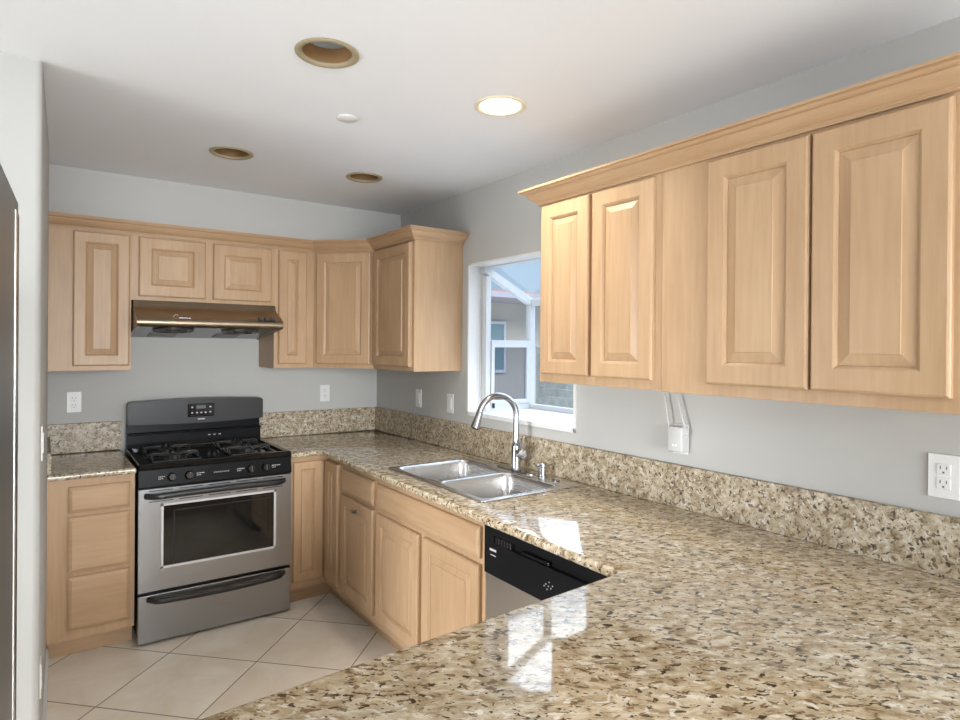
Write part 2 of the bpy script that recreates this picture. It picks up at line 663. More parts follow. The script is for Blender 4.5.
# window reveal, frame and outside
bm = BM()
t_ = .012
box(bm, -.006, WY1 - t_, WZ0, WT + .02, WY1 + .0, WZ1)
box(bm, -.006, WY0, WZ0, WT + .02, WY0 + t_, WZ1)
box(bm, -.006, WY0, WZ1 - t_, WT + .02, WY1, WZ1)
struct('trim_2', bm, WHITE, 'white painted window reveal')
XO = .455            # outer face of the garden window
YI0, YI1 = WY0 + .015, WY1 - .030
struct('trim_3', bx(-.006, WY0, WZ0 - .0, XO + .02, WY1, WZ0 + .022, bev=.002), WHITE, 'white window sill shelf of the garden window')
def bar2(bm, p, q, wdt, y0, y1):
    """bar in the xz plane between p and q, offset inward to one side."""
    p, q = Vector((p[0], 0, p[1])), Vector((q[0], 0, q[1]))
    d = (q - p).normalized()
    n = Vector((-d.z, 0, d.x)) * wdt
    P = [p, q, q + n, p + n]
    prism(bm, [(a.x, a.z) for a in P], y0, y1, axis=1)
bm = BM()
ztop, zfr = 1.975, 1.80
for (ya, yb) in ((YI1 - .03, YI1 + .012), (YI0 - .012, YI0 + .03)):
    box(bm, .085, ya, WZ0 + .0225, .118, yb, 1.925)            # inner jamb
    box(bm, XO - .035, ya, WZ0 + .0225, XO, yb, zfr - .01)      # outer jamb
    box(bm, .1185, ya+.001, WZ0 + .0225, XO-.0355, yb-.001, WZ0 + .058)         # bottom rail
    bar2(bm, (XO+.001, zfr), (.084, ztop + .01), .042, ya-.001, yb+.001) # sloped rail
box(bm, XO - .034, YI0+.0305, WZ0 + .0225, XO-.001, YI1-.0305, WZ0 + .050)
box(bm, XO - .032, YI0+.0315, zfr - .034, XO-.002, YI1-.0315, zfr + .004)
box(bm, .086, YI0+.0315, ztop - .005, .117, YI1-.0315, WZ1 - .0125)
fw = struct('window_1', bm, VINYL, 'white vinyl garden window projecting outside')
bm = BM()
for (ya, yb) in ((YI1 - .036, YI1 - .006),):
    x0, x1, z0, z1 = .122, .417, WZ0 + .059, 1.553
    fwid = .023
    box(bm, x0, ya, z0, x0+fwid, yb, z1, bev=.002)
    box(bm, x1-fwid-.004, ya, z0, x1, yb, z1, bev=.002)
    box(bm, x0+fwid, ya+.001, z0, x1-fwid-.004, yb-.001, z0+fwid)
    box(bm, x0+fwid, ya+.001, z1-.042, x1-fwid-.004, yb-.001, z1)
mesh_obj('sash', bm, VINYL, fw)
mesh_obj('latch', bx(.128, YI1-.045, 1.155, .142, YI1-.036, 1.185, bev=.002), BLACK, fw)
bm = BM()
prism(bm, [(.118, 1.552), (.42, 1.552), (.42, 1.79), (.118, 1.935)], YI1-.004, YI1, axis=1)
mesh_obj('glass_pane', bm, GLASS, fw)
mesh_obj('glass_pane', bx(.132, YI1-.024, 1.20, .40, YI1-.020, 1.515), SCREEN, fw)
bm = BM()
prism(bm, [(.118, 1.17), (.42, 1.17), (.42, 1.79), (.118, 1.935)], YI0, YI0+.004, axis=1)
mesh_obj('glass_pane', bm, GLASS, fw)
mesh_obj('glass_pane', bx(XO-.02, YI0+.002, WZ0+.05, XO-.016, YI1-.032, zfr-.02), GLASS, fw)
bm = BM()
prism(bm, [(XO-.01, zfr-.008), (.10, ztop-.002), (.10, ztop+.003), (XO-.01, zfr-.003)], YI0+.031, YI1-.031, axis=1)
mesh_obj('roof_glass', bm, GLASS, fw)
ch = BM()
for k in range(46):
    bmesh.ops.create_icosphere(ch, subdivisions=1, radius=.0032, matrix=Matrix.Translation((.070, WY1-.020, 1.79 - k*.0125)))
tag(mesh_obj('blind_chain', ch, PALEM, None, smooth=True, origin=(.07, WY1-.02, 1.22)), 'thin beaded blind chain hanging beside the window frame', 'chain')

# outside: ground, neighbouring wall with its own window, eave and a board fence
struct('trim_4', bx(.12, -6, -.35, 14, 12, -.30), GROUND, 'concrete side yard ground')
nb = thing('neighboring_house', (6.2, 6.1, -.3), 'beige stucco neighbouring house seen through the garden window side pane', 'house')
mesh_obj('wall', bx(1.5, 6, -.3, 12, 6.3, 2.42), STUCCO, nb)
bm = BM()
prism(bm, [(4.90, 2.525), (4.90, 2.56), (9.5, 2.95), (9.5, 2.525)], 1.5, 12, axis=0)
mesh_obj('roof', bm, [ROOFM], nb)
mesh_obj('eave', bx(1.4, 4.80, 2.42, 12, 6.35, 2.52), EAVE, nb)
wf = BM()
x0, x1, z0, z1 = 4.95, 5.80, .98, 2.03
box(wf, x0, 5.93, z0, x0+.05, 6.0, z1); box(wf, x1-.05, 5.93, z0, x1, 6.0, z1)
for (a_, b_) in ((z0, z0+.06), (1.5, 1.54), (z1-.05, z1)):
    box(wf, x0+.05, 5.931, a_, x1-.05, 6.0, b_)
wfo = mesh_obj('window', wf, VINYL, nb)
mesh_obj('window_pane', bx(x0+.05, 5.95, z0+.05, x1-.05, 5.96, z1-.05), NBGLASS, wfo)
bm = BM()
zz = -.3
fnc = thing('board_fence', (5.0, 1.0, -.3), 'grey weathered board fence seen through the front of the garden window', 'fence')
while zz < 1.45:
    box(bm, 5.0, -2.5, zz, 5.025, 4.05, zz + .135, bev=.004)
    zz += .14
mesh_obj('boards', bm, FENCE, fnc)
for yy in (-2.4, -.8, .8, 2.4, 4.0):
    mesh_obj('post', bx(5.025, yy-.05, -.3, 5.12, yy+.05, 1.5, bev=.004), FENCE, fnc)

# ------------------------------------------------------------------ upper cabinets
ZU, ZT = 1.371, 2.118
DU = .324
def carcass(parent, bm, mat=None, name='carcass'):
    return mesh_obj(name, bm, mat or WOOD, parent)

# left of the hood
t = thing('wall_cabinet', (-1.80, -.16, ZU), 'tall maple wall cabinet left of the range hood, against the left stub wall', 'cabinet')
carcass(t, bx(-1.9895, -DU, ZU, -1.619, -.002, ZT, bev=.001))
make_door(t, (-1.883, -DU, 1.397), *YM, .256, .70)
# over the hood
t = thing('wall_cabinet', (-1.235, -.16, 1.752), 'short two-door maple wall cabinet directly above the range hood', 'cabinet')
carcass(t, bx(-1.619, -DU, 1.752, -.852, -.002, ZT, bev=.001))
make_door(t, (-1.585, -DU, 1.774), *YM, .338, .323, fr=.058)
make_door(t, (-1.206, -DU, 1.774), *YM, .334, .323, fr=.058)
# narrow right of hood
t = thing('wall_cabinet', (-.726, -.16, ZU), 'narrow maple wall cabinet right of the range hood', 'cabinet')
carcass(t, bx(-.852, -DU, ZU, -.6015, -.002, ZT, bev=.001))
make_door(t, (-.828, -DU, 1.397), *YM, .175, .70, fr=.050, slope=.02)
# diagonal corner cabinet
t = thing('wall_cabinet', (-.30, -.30, ZU), 'diagonal maple corner wall cabinet between the two walls', 'cabinet')
bm = BM()
A_, B_ = (-.600, -DU), (-DU, -.615)
prism(bm, [A_, B_, (-.002, -.615), (-.002, -.002), (-.600, -.002)], ZU, ZT)
carcass(t, bm)
d = Vector((B_[0]-A_[0], B_[1]-A_[1], 0)); L = d.length; d.normalize()
n = Vector((d.y, -d.x, 0))
if n.y > 0: n = -n
make_door(t, Vector((A_[0], A_[1], 1.397)) + d*.022, d, n, L-.040, .70, fr=.055)
# right wall, next to window
t = thing('wall_cabinet', (-.16, -.873, ZU), 'maple wall cabinet between the corner cabinet and the window', 'cabinet')
carcass(t, bx(-DU, -1.131, ZU, -.002, -.6165, ZT, bev=.001))
make_door(t, (-DU, -.650, 1.397), *XM, .455, .70)
# right of window: two door
t = thing('wall_cabinet', (-.16, -2.50, ZU), 'two-door maple wall cabinet immediately right of the window', 'cabinet')
carcass(t, bx(-DU, -2.813, ZU, -.002, -2.196, ZT, bev=.001))
make_door(t, (-DU, -2.219, 1.405), *XM, .267, .685)
make_door(t, (-DU, -2.505, 1.405), *XM, .280, .685)
# large two door at right
t = thing('wall_cabinet', (-.16, -3.25, ZU), 'large two-door maple wall cabinet at the right edge above the outlet', 'cabinet')
carcass(t, bx(-DU-.002, -3.72, ZU-.002, -.002, -2.8145, ZT, bev=.001))
make_door(t, (-DU-.002, -2.995, 1.405), *XM, .310, .685, fr=.058, slope=.03)
make_door(t, (-DU-.002, -3.312, 1.405), *XM, .312, .685, fr=.058, slope=.03)

# crown mouldings: profile (out, up) swept along a plan path
CROWN = [(0, 0), (.008, 0), (.008, .004), (.011, .007), (.011, .010), (.014, .012), (.019, .0145), (.026, .020), (.034, .028), (.040, .036),
         (.043, .040), (.043, .043), (.049, .044), (.054, .047), (.057, .051), (.057, .054), (.067, .055), (.067, .063), (0, .063)]
def sweep(name, path, z, mat, scale=1, closed=False):
    bm = BM()
    P = [Vector((a, b)) for a, b in path]
    norms = []
    for i in range(len(P) - 1):
        q = (P[i+1] - P[i]).normalized()
        norms.append(Vector((q.y, -q.x)))
    rings = []
    for i, q in enumerate(P):
        if i == 0:
            m_ = norms[0]
        elif i == len(P) - 1:
            m_ = norms[-1]
        else:
            m_ = norms[i-1] + norms[i]
            m_ = m_ / (m_.dot(norms[i]))
        rings.append([bm.verts.new((q.x + m_.x*o*scale, q.y + m_.y*o*scale, z + u*scale)) for o, u in CROWN])
    n = len(CROWN)
    for a, b in zip(rings, rings[1:]):
        for k in range(n):
            bm.faces.new((a[k], a[(k+1) % n], b[(k+1) % n], b[k]))
    bm.faces.new(rings[0]); bm.faces.new(rings[-1])
    return mesh_obj(name, bm, mat, None)
e_ = .0015
o = sweep('crown_molding', [(-1.9895, -DU-e_), (-.600-e_, -DU-e_), (-DU-e_, -.615-e_), (-DU-e_, -1.131-e_), (-.002, -1.131-e_)], 2.108, WOODH)
tag(o, 'maple crown moulding along the cabinets above the stove and round the corner', 'molding')
o = sweep('crown_molding', [(-.002, -2.196+e_), (-DU-.004, -2.196+e_), (-DU-.004, -3.72)], 2.100, WOODH)
tag(o, 'maple crown moulding along the cabinets right of the window', 'molding')

# ------------------------------------------------------------------ range hood
HX0, HX1 = -1.612, -.853
h = thing('range_hood', (-1.237, -.25, 1.56), 'bronze toned steel range hood under the short cabinet above the stove', 'range hood')
prof = [(-.005, 1.752), (-.345, 1.752), (-.352, 1.745), (-.358, 1.728), (-.370, 1.714), (-.395, 1.700), (-.430, 1.686), (-.465, 1.671), (-.492, 1.658),
        (-.506, 1.648), (-.512, 1.636), (-.513, 1.624), (-.508, 1.614), (-.496, 1.608)]
bm = BM()
inner = [(-.474, 1.628), (-.03, 1.565), (-.005, 1.565)]
low = [(-.490, 1.607), (-.02, 1.546), (-.005, 1.546)]
prism(bm, prof + low, HX0, HX0 + .012, axis=0)
prism(bm, prof + low, HX1 - .012, HX1, axis=0)
# outer skin between the end plates
th = [(y + .004, z - .004) for y, z in prof]
prism(bm, prof + th[::-1][:-1] + [(-.005, 1.744)], HX0 + .012, HX1 - .012, axis=0)
mesh_obj('shell', bm, BRONZE, h, smooth=True)
bm = BM()
prism(bm, [(-.492, 1.616), (-.008, 1.553), (-.008, 1.560), (-.492, 1.623)], HX0 + .012, HX1 - .012, axis=0)
mesh_obj('underside_panel', bm, HOODIN, h)
def under(y):            # z on underside plane
    return 1.616 + (y + .492) * (1.553 - 1.616) / (.484)
for cx in (HX0 + .20, HX1 - .20):
    bm = BM()
    s = []
    for k in range(28):
        a = 2*PI*k/28
        yy = -.335 + .085*math.sin(a)
        s.append(bm.verts.new((cx + .105*math.cos(a), yy, under(yy) - .004)))
    s2 = [bm.verts.new((v.co.x, v.co.y, v.co.z + .006)) for v in s]
    bm.faces.new(s); bm.faces.new(s2)
    for k in range(28):
        bm.faces.new((s[k], s[(k+1) % 28], s2[(k+1) % 28], s2[k]))
    g = mesh_obj('fan_grille', bm, BLACK, h)
    bm = BM()
    for rr_ in (.4, .7, 1.0):
        tube(bm, [(cx + .105*rr_*math.cos(2*PI*k/24), -.335 + .085*rr_*math.sin(2*PI*k/24), under(-.335 + .085*rr_*math.sin(2*PI*k/24)) - .007) for k in range(25)], .0022, 6)
    mesh_obj('grille_rings', bm, HOODIN, g)
for (xa, xb) in ((HX0+.10, HX0+.245), (HX1-.30, HX1-.165)):
    bm = BM()
    prism(bm, [(-.20, under(-.20)-.003), (-.06, under(-.06)-.003), (-.06, under(-.06)+.003), (-.20, under(-.20)+.003)], xa, xb, axis=0)
    mesh_obj('lamp_lens', bm, BLACK, h)
for k in range(3):
    xx = -.992 + .034*k
    mesh_obj('button', bx(xx, -.509, 1.655, xx+.022, -.480, 1.671, bev=.001), BLACK, h)
bm = BM()
tube(bm, [(-1.427 + .011*math.cos(a*PI/9), -.500 + .012*math.sin(a*PI/9)*-1, 1.661 + .011*math.sin(a*PI/9)) for a in range(2, 17)], .0014, 6)
for k, wd in enumerate((.010, .008, .009, .008, .009)):
    box(bm, -1.412 + k*.012, -.5045, 1.652, -1.412 + k*.012 + wd, -.498, 1.6585)
mesh_obj('emblem', bm, GREYM, h)

# ------------------------------------------------------------------ base cabinets
ZB0, ZB1 = .104, .870
FB = .631            # face plane distance from wall
def carc_base_back(parent, x0, x1):
    bm = BM()
    box(bm, x0, -FB, ZB0, x1, -.002, ZB1)
    mesh_obj('carcass', bm, WOOD, parent)
    mesh_obj('toe_kick', bx(x0, -.545, 0, x1, -.02, ZB0), WOODH, parent)
t = thing('base_cabinet', (-1.80, -.32, 0), 'maple base cabinet with three drawers left of the stove', 'cabinet')
carc_base_back(t, -1.9895, -1.629)
slab(t, 'drawer', (-1.907, -FB, .708), *YM, .256, .122)
slab(t, 'drawer', (-1.907, -FB, .425), *YM, .256, .262)
slab(t, 'drawer', (-1.907, -FB, .150), *YM, .256, .252)

# corner cabinet, L-shaped
t = thing('base_cabinet', (-.4, -.4, 0), 'L-shaped maple corner base cabinet right of the stove', 'cabinet')
bm = BM()
prism(bm, [(-.850, -.002), (-.850, -FB), (-FB, -FB), (-FB, -.858), (-.002, -.858), (-.002, -.002)], ZB0, ZB1)
mesh_obj('carcass', bm, WOOD, t)
bm = BM()
prism(bm, [(-.850, -.02), (-.850, -.545), (-.560, -.545), (-.560, -.858), (-.02, -.858), (-.02, -.02)], 0, ZB0)
mesh_obj('toe_kick', bm, WOODH, t)
make_door(t, (-.832, -FB, .148), *YM, .178, .692, fr=.042, slope=.02)
make_door(t, (-FB, -.655, .148), *XM, .190, .692, fr=.055, slope=.02)
# drawer + door cabinet
def carc_base_right(parent, y0, y1):
    mesh_obj('carcass', bx(-FB, y0, ZB0, -.002, y1, ZB1 - .004), WOOD, parent)
    mesh_obj('toe_kick', bx(-.560, y0, 0, -.02, y1, ZB0), WOODH, parent)
t = thing('base_cabinet', (-.32, -1.09, 0), 'maple base cabinet with one drawer over a door that has a metal pull', 'cabinet')
carc_base_right(t, -1.318, -.8595)
slab(t, 'drawer', (-FB, -.893, .703), *XM, .405, .125)
dA = make_door(t, (-FB, -.893, .148), *XM, .405, .535)
bm = BM()
lathe(bm, (-FB - T, -1.115, .640), (-1, 0, 0), [(.0065, 0), (.005, .006), (.005, .018)], 14)
tube(bm, [(-FB-T-.021, -1.085, .640), (-FB-T-.023, -1.10, .640), (-FB-T-.023, -1.135, .640), (-FB-T-.021, -1.15, .640)], [.0045, .0075, .0075, .0045], 12)
mesh_obj('door_pull', bm, CHROME, dA, smooth=True)
# sink base : carcass is open on top under the bowls
t = thing('base_cabinet', (-.32, -1.79, 0), 'wide maple sink base cabinet with false front over two doors', 'cabinet')
bm = BM()
box(bm, -FB, -2.262, ZB0, -.612, -1.3195, ZB1-.004)
box(bm, -.612, -2.262, ZB0, -.002, -2.244, ZB1-.004)
box(bm, -.612, -1.3375, ZB0, -.002, -1.3195, ZB1-.004)
box(bm, -.612, -2.244, ZB0, -.002, -1.3375, ZB0+.018)
mesh_obj('carcass', bm, WOOD, t)
mesh_obj('toe_kick', bx(-.560, -2.262, 0, -.02, -1.3195, ZB0), WOODH, t)
slab(t, 'false_front', (-FB, -1.340, .703), *XM, .886, .122)
make_door(t, (-FB, -1.340, .148), *XM, .422, .530)
make_door(t, (-FB, -1.797, .148), *XM, .429, .530)

# dishwasher
t = thing('dishwasher', (-.33, -2.59, 0), 'dishwasher with black control panel and steel door beside the sink cabinet', 'dishwasher')
DY0, DY1 = -2.896, -2.288
mesh_obj('tub', bx(-.625, DY0+.004, .02, -.03, DY1-.004, .855), BLACK, t)
mesh_obj('toe_panel', bx(-.58, DY0+.006, .0, -.56, DY1-.006, .105), BLACK, t)
dd = mesh_obj('door', bx(-.662, DY0, .115, -.625, DY1, .676, bev=.003), STEELY, t)
bm = BM()
fx = -.667
box(bm, fx, DY0, .679, -.625, DY1, .797)
box(bm, fx, DY0, .826, -.625, DY1, .855)
box(bm, fx, DY1-.055, .797, -.625, DY1, .826)
box(bm, fx, DY0, .797, -.625, DY0+.045, .826)
box(bm, fx+.018, DY0+.045, .797, -.625, DY1-.055, .826)
bmesh.ops.remove_doubles(bm, verts=bm.verts, dist=1e-5)
cp = mesh_obj('control_panel', bm, PANELM, t)
bm = BM()
for k in range(6):
    box(bm, fx-.0006, -2.355 - k*.0165, .8005, fx+.0185, -2.355 - k*.0165 - .010, .8225)
mesh_obj('vent', bm, BLACK, cp)
mesh_obj('latch_handle', bx(fx+.002, -2.64, .799, fx+.017, -2.50, .812, bev=.003), BLACKG, cp)
bm = BM()
for k in range(5):
    box(bm, -.6680, -2.322 - k*.008, .768, -.6664, -2.322 - k*.008 - .006, .776)
mesh_obj('brand_lettering', bm, GREYM, cp)
mesh_obj('model_lettering', bx(-.6680, -2.358, .752, -.6664, -2.326, .7545), GREYM, cp)
bm = BM()
for (dy, dz) in ((0, 0), (.012, .004), (-.012, -.004), (.006, -.012), (-.004, .014), (.02, -.004), (-.02, .006)):
    box(bm, -.6680, -2.645+dy, .735+dz, -.6664, -2.645+dy+.004, .739+dz)
mesh_obj('badge', bm, GREYM, cp)

# peninsula base below the counter
t = thing('peninsula_cabinet', (-1.0, -3.4, 0), 'maple base cabinets under the granite peninsula', 'cabinet')
mesh_obj('carcass', bx(-1.78, -3.82, ZB0, -.002, -3.115, ZB1-.004), WOOD, t)
mesh_obj('filler', bx(-FB, -3.114, 0, -.002, -2.902, ZB1-.004), WOOD, t)
mesh_obj('toe_kick', bx(-1.76, -3.80, 0, -.02, -3.165, ZB0), WOODH, t)
for k in range(3):
    make_door(t, (-.68 - k*.36, -3.115, .148), (-1, 0, 0), (0, 1, 0), .34, .692)

# ------------------------------------------------------------------ counters
CT = .031
t = thing('countertop', (-1.8, -.33, C - CT), 'short speckled granite countertop left of the stove with backsplash', 'countertop')
slab_with_holes('slab', [(-1.9890, -.002), (-1.632, -.002), (-1.628, -.672), (-1.9890, -.672)], [], C-CT, C, GRAN, bevel=.013, parent=None)
o = bpy.data.objects['slab']; 
def reparent(o, t):
    o.parent = t
    o.data.transform(Matrix.Translation(-t.location))
reparent(o, t)
mesh_obj('backsplash', bx(-1.9890, -.022, C+.0006, -1.634, -.001, C+.164, bev=.002), GRANV, t)
bm = BM()
prism(bm, [(-1.9892, -.023), (-1.974, -.023), (-1.974, -.655), (-1.9892, -.655)], C+.0006, C+.100)
mesh_obj('side_splash', bm, GRANV, t)

SX0, SX1, SY0, SY1 = -.602, -.057, -2.186, -1.362    # sink rim
t = thing('countertop', (-.8, -2.2, C - CT), 'large L-shaped speckled granite countertop with sink cutout and peninsula', 'countertop')
outer = [(-.002, -.002), (-.852, -.002), (-.852, -.672), (-.690, -.672), (-.676, -.690), (-.724, -2.95), (-.725, -2.978), (-.731, -2.989), (-.745, -2.9915),
         (-1.80, -3.052), (-1.83, -3.075), (-1.84, -3.11), (-1.84, -3.93), (-1.82, -3.95), (-.002, -3.95)]
hole = [(SX0+.02, SY0+.02), (SX0+.02, SY1-.02), (SX1-.02, SY1-.02), (SX1-.02, SY0+.02)]
o = slab_with_holes('slab', outer, [hole], C-CT, C, GRAN, bevel=.013)
reparent(o, t)
mesh_obj('backsplash', bx(-.852, -.022, C+.0006, -.0225, -.001, C+.164, bev=.002), GRANV, t)
mesh_obj('backsplash', bx(-.022, -3.95, C+.0006, -.001, -.001, C+.164, bev=.002), GRANV, t)

# ------------------------------------------------------------------ sink
def rrect(x0, y0, x1, y1, r, n=6):
    pts = []
    for cx, cy, a0 in ((x1-r, y1-r, 0), (x0+r, y1-r, 90), (x0+r, y0+r, 180), (x1-r, y0+r, 270)):
        for k in range(n+1):
            a = math.radians(a0 + 90*k/n)
            pts.append((cx + r*math.cos(a), cy + r*math.sin(a)))
    return pts
sk = thing('kitchen_sink', (-.33, -1.775, C), 'double bowl stainless steel sink set into the granite counter below the window', 'sink')
B1 = (-.575, -1.752, -.145, -1.385)
B2 = (-.572, -2.156, -.165, -1.786)
o = slab_with_holes('rim', rrect(SX0, SY0, SX1, SY1, .02), [rrect(*B1, .055), rrect(*B2, .055)], C+.0005, C+.0055, SINKM, bevel=.002)
reparent(o, sk)
def bowl(b):
    x0, y0, x1, y1 = b
    bm = BM()
    spec = [(0, 0, .055), (.002, -.004, .055), (.008, -.02, .055), (.014, -.15, .05), (.022, -.172, .045), (.045, -.180, .03)]
    rings = []
    for ins, dz, r in spec:
        rings.append([bm.verts.new((a, c, C+.005+dz)) for a, c in rrect(x0+ins-.001, y0+ins-.001, x1-ins+.001, y1-ins+.001, r)])
    n = len(rings[0])
    for a, c in zip(rings, rings[1:]):
        for k in range(n):
            bm.faces.new((a[k], a[(k+1) % n], c[(k+1) % n], c[k]))
    bm.faces.new(rings[-1])
    o = mesh_obj('bowl', bm, SINKM, sk, smooth=True)
    md = o.modifiers.new('thick', 'SOLIDIFY'); md.thickness = .0015
    cx, cy = (x0+x1)/2, (y0+y1)/2
    bm = BM()
    lathe(bm, (cx, cy, C-.1745), (0, 0, 1), [(.0, -.001), (.022, -.001), (.03, .0015), (.042, .0025), (.045, .0)], 28)
    d = mesh_obj('drain', bm, CHROME, o, smooth=True)
bowl(B1); bowl(B2)
bm = BM()
lathe(bm, (-.108, -2.063, C+.0055), (0, 0, 1), [(.020, 0), (.021, .003), (.018, .006), (0, .007)], 28)
mesh_obj('hole_cover', bm, CHROME, sk, smooth=True)

# faucet
zr = C + .0058
f = thing('kitchen_faucet', (-.100, -1.765, zr), 'brushed nickel gooseneck pull-down faucet behind the sink', 'faucet')
bm = BM()
lathe(bm, (-.1, -1.765, zr), (0, 0, 1), [(.027, 0), (.027, .004), (.0245, .008), (.023, .02), (.022, .115), (.021, .125), (.0155, .132), (.0145, .14)], 28)
mesh_obj('body', bm, CHROME, f, smooth=True)
bm = BM()
path = []
dirv = Vector((-.98, .20)).normalized()
zt, Rr = 1.176, .100
path.append(Vector((-.1, -1.765, zr+.12)))
path.append(Vector((-.1, -1.765, zr+.20)))
for k in range(0, 17):
    a = PI * k / 17.2
    rch = Rr * (1 - math.cos(a))
    path.append(Vector((-.1 + dirv.x*rch, -1.765 + dirv.y*rch, zt + Rr*math.sin(a))))
mesh_obj('gooseneck', tube(bm, path, .0145, 18), CHROME, f, smooth=True)
end = path[-1]; dr = (path[-1] - path[-2]).normalized()
bm = BM()
lathe(bm, end - dr*.004, dr, [(.0150, 0), (.0165, .006), (.0168, .02), (.0225, .070), (.0235, .080), (.019, .084)], 24)
sph = mesh_obj('spray_head', bm, CHROME, f, smooth=True)
bm = BM()
lathe(bm, end + dr*.0795, dr, [(.0175, 0), (.0175, .0055), (0, .0055)], 20)
mesh_obj('spray_face', bm, BLACK, sph, smooth=True)
bm = BM()
lathe(bm, (-.1, -1.785, zr+.085), (-.25, -1, .0), [(.020, -.015), (.022, .01), (.024, .036), (.0225, .043), (0, .044)], 24)
tube(bm, [(-.105, -1.822, zr+.095), (-.104, -1.805, zr+.125), (-.102, -1.792, zr+.150)], [.010, .0075, .006], 12)
mesh_obj('lever_handle', bm, CHROME, f, smooth=True)
bm = BM()
o = prism(bm, rrect(-.128, -1.90, -.072, -1.63, .027), zr - .0002, zr + .0035)
mesh_obj('deck_plate', bm, CHROME, f)

sd = thing('soap_dispenser', (-.095, -1.956, zr), 'small chrome soap dispenser right of the faucet', 'dispenser')
bm = BM()
lathe(bm, (-.095, -1.956, zr), (0, 0, 1), [(.025, 0), (.025, .003), (.0195, .007), (.019, .045), (.0225, .049), (.0225, .062), (.019, .066), (0, .066)], 24)
mesh_obj('body', bm, CHROME, sd, smooth=True)
bm = BM()
tube(bm, [(-.095, -1.956, zr+.056), (-.122, -1.962, zr+.057), (-.134, -1.965, zr+.052)], [.0065, .006, .005], 12)
mesh_obj('nozzle', bm, CHROME, sd, smooth=True)

# ------------------------------------------------------------------ stove
X0, X1 = -1.618, -.8555
YF = -.676
st = thing('gas_stove', (-1.2385, -.35, 0), 'freestanding stainless steel gas stove with black top, between the maple cabinets', 'stove')
mesh_obj('body', bx(X0+.003, -.635, .03, X1-.003, -.03, .895), BLACK, st)
for sx in (X0+.04, X1-.04):
    for sy in (-.60, -.10):
        bm = BM()
        lathe(bm, (sx, sy, 0), (0, 0, 1), [(.018, 0), (.018, .01), (.01, .012), (.01, .031)], 16)
        mesh_obj('foot', bm, BLACK, st)
# storage drawer
dr_ = mesh_obj('storage_drawer', bx(X0, YF, .016, X1, -.637, .254, bev=.004), STEEL, st)
def handle(parent, z, xa, xb, y0, mat, droop, r=.011, flat=1.25):
    pts = []
    n = 22
    for k in range(n + 1):
        s = k / n
        x = xa + (xb - xa) * s
        e2 = min(s, 1 - s)
        y = y0 - .040 * min(1, (e2 / .06)) ** .5 if e2 > 0 else y0 + .002
        pts.append((x, y, z - droop * math.sin(PI * s)))
    return mesh_obj('handle', tube(BM(), pts, r, 14, flat), mat, parent, smooth=True)
handle(dr_, .232, X0+.045, X1-.04, YF, BLACK, .012, .0115)
# oven door
door = BM()
wx0, wx1, wz0, wz1 = -1.508, -.950, .388, .697
dz0, dz1 = .272, .786
box(door, X0, YF, dz0, wx0, -.640, dz1)
box(door, wx1, YF, dz0, X1, -.640, dz1)
box(door, wx0, YF, dz0, wx1, -.640, wz0)
box(door, wx0, YF, wz1, wx1, -.640, dz1)
bmesh.ops.remove_doubles(door, verts=door.verts, dist=1e-5)
dr2 = mesh_obj('oven_door', door, STEEL, st)
mesh_obj('oven_window', bx(wx0, YF+.006, wz0, wx1, -.655, wz1), OVGLASS, dr2)
bm = BM()
b_ = .009
for (a, b, c_, d_) in ((wx0-b_, wx0+.002, wz0-b_, wz1+b_), (wx1-.002, wx1+b_, wz0-b_, wz1+b_)):
    box(bm, a, YF-.0025, c_, b, YF+.004, d_)
for (c_, d_) in ((wz0-b_, wz0+.002), (wz1-.002, wz1+b_)):
    box(bm, wx0-b_, YF-.0025, c_, wx1+b_, YF+.004, d_)
mesh_obj('window_trim', bm, GREYM, dr2)
bm = BM()   # thin charcoal lines inside the left and top of the window
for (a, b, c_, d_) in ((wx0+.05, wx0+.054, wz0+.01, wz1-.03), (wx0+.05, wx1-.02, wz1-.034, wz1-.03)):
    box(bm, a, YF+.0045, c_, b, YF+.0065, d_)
mesh_obj('window_inner_lines', bm, DARKP, dr2)
bm = BM()
for z_ in (.776, .722):
    for k in range(5):
        xa = X0+.045 + k*.140
        box(bm, xa, YF-.0006, z_-.0022, xa+.110, YF+.002, z_+.0022)
mesh_obj('vent_slots', bm, BLACK, dr2)
handle(dr2, .752, X0+.032, X1-.040, YF, BLACK, -.004, .0125)
# control panel (slightly tilted) and knobs
bm = BM()
prism(bm, [(-.637, .790), (YF-.004, .792), (YF-.006, .80), (YF+.006, .880), (YF+.012, .886), (-.637, .886)], X0, X1, axis=0)
cp = mesh_obj('control_panel', bm, PANELM, st)
kn = Vector((0, -1, .15)).normalized()
for i_, kx in enumerate((-1.468, -1.387, -1.079, -.999)):
    bm = BM()
    c0 = Vector((kx, YF+.0005, .838))
    lathe(bm, c0, kn, [(.0235, 0), (.0225, .006), (.020, .008), (.0185, .022), (.0165, .025), (0, .025)], 24)
    k_ = mesh_obj('knob', bm, KNOBM, cp, smooth=True)
    bm = BM()
    box(bm, kx-.0022, YF-.032, .826, kx+.0022, YF-.022, .858, bev=.001)
    mesh_obj('knob_pointer', bm, GREYM if False else CHROME, k_)
for (xa, n_) in ((-1.530, 4), (-1.352, 5), (-1.150, 5), (-.965, 6)):
    bm = BM()
    for r_ in range(2):
        for k in range(n_ if r_ == 0 else 3):
            box(bm, xa + k*.008, YF-.0022, .842 - r_*.010, xa + k*.008 + .005, YF+.004, .8455 - r_*.010)
    mesh_obj('knob_marking', bm, GREYM, cp)
bm = BM()
for k in range(8):
    box(bm, -1.268 + k*.010, YF-.0022, .836, -1.268 + k*.010 + .007, YF+.004, .842)
mesh_obj('front_lettering', bm, DIMM, cp)
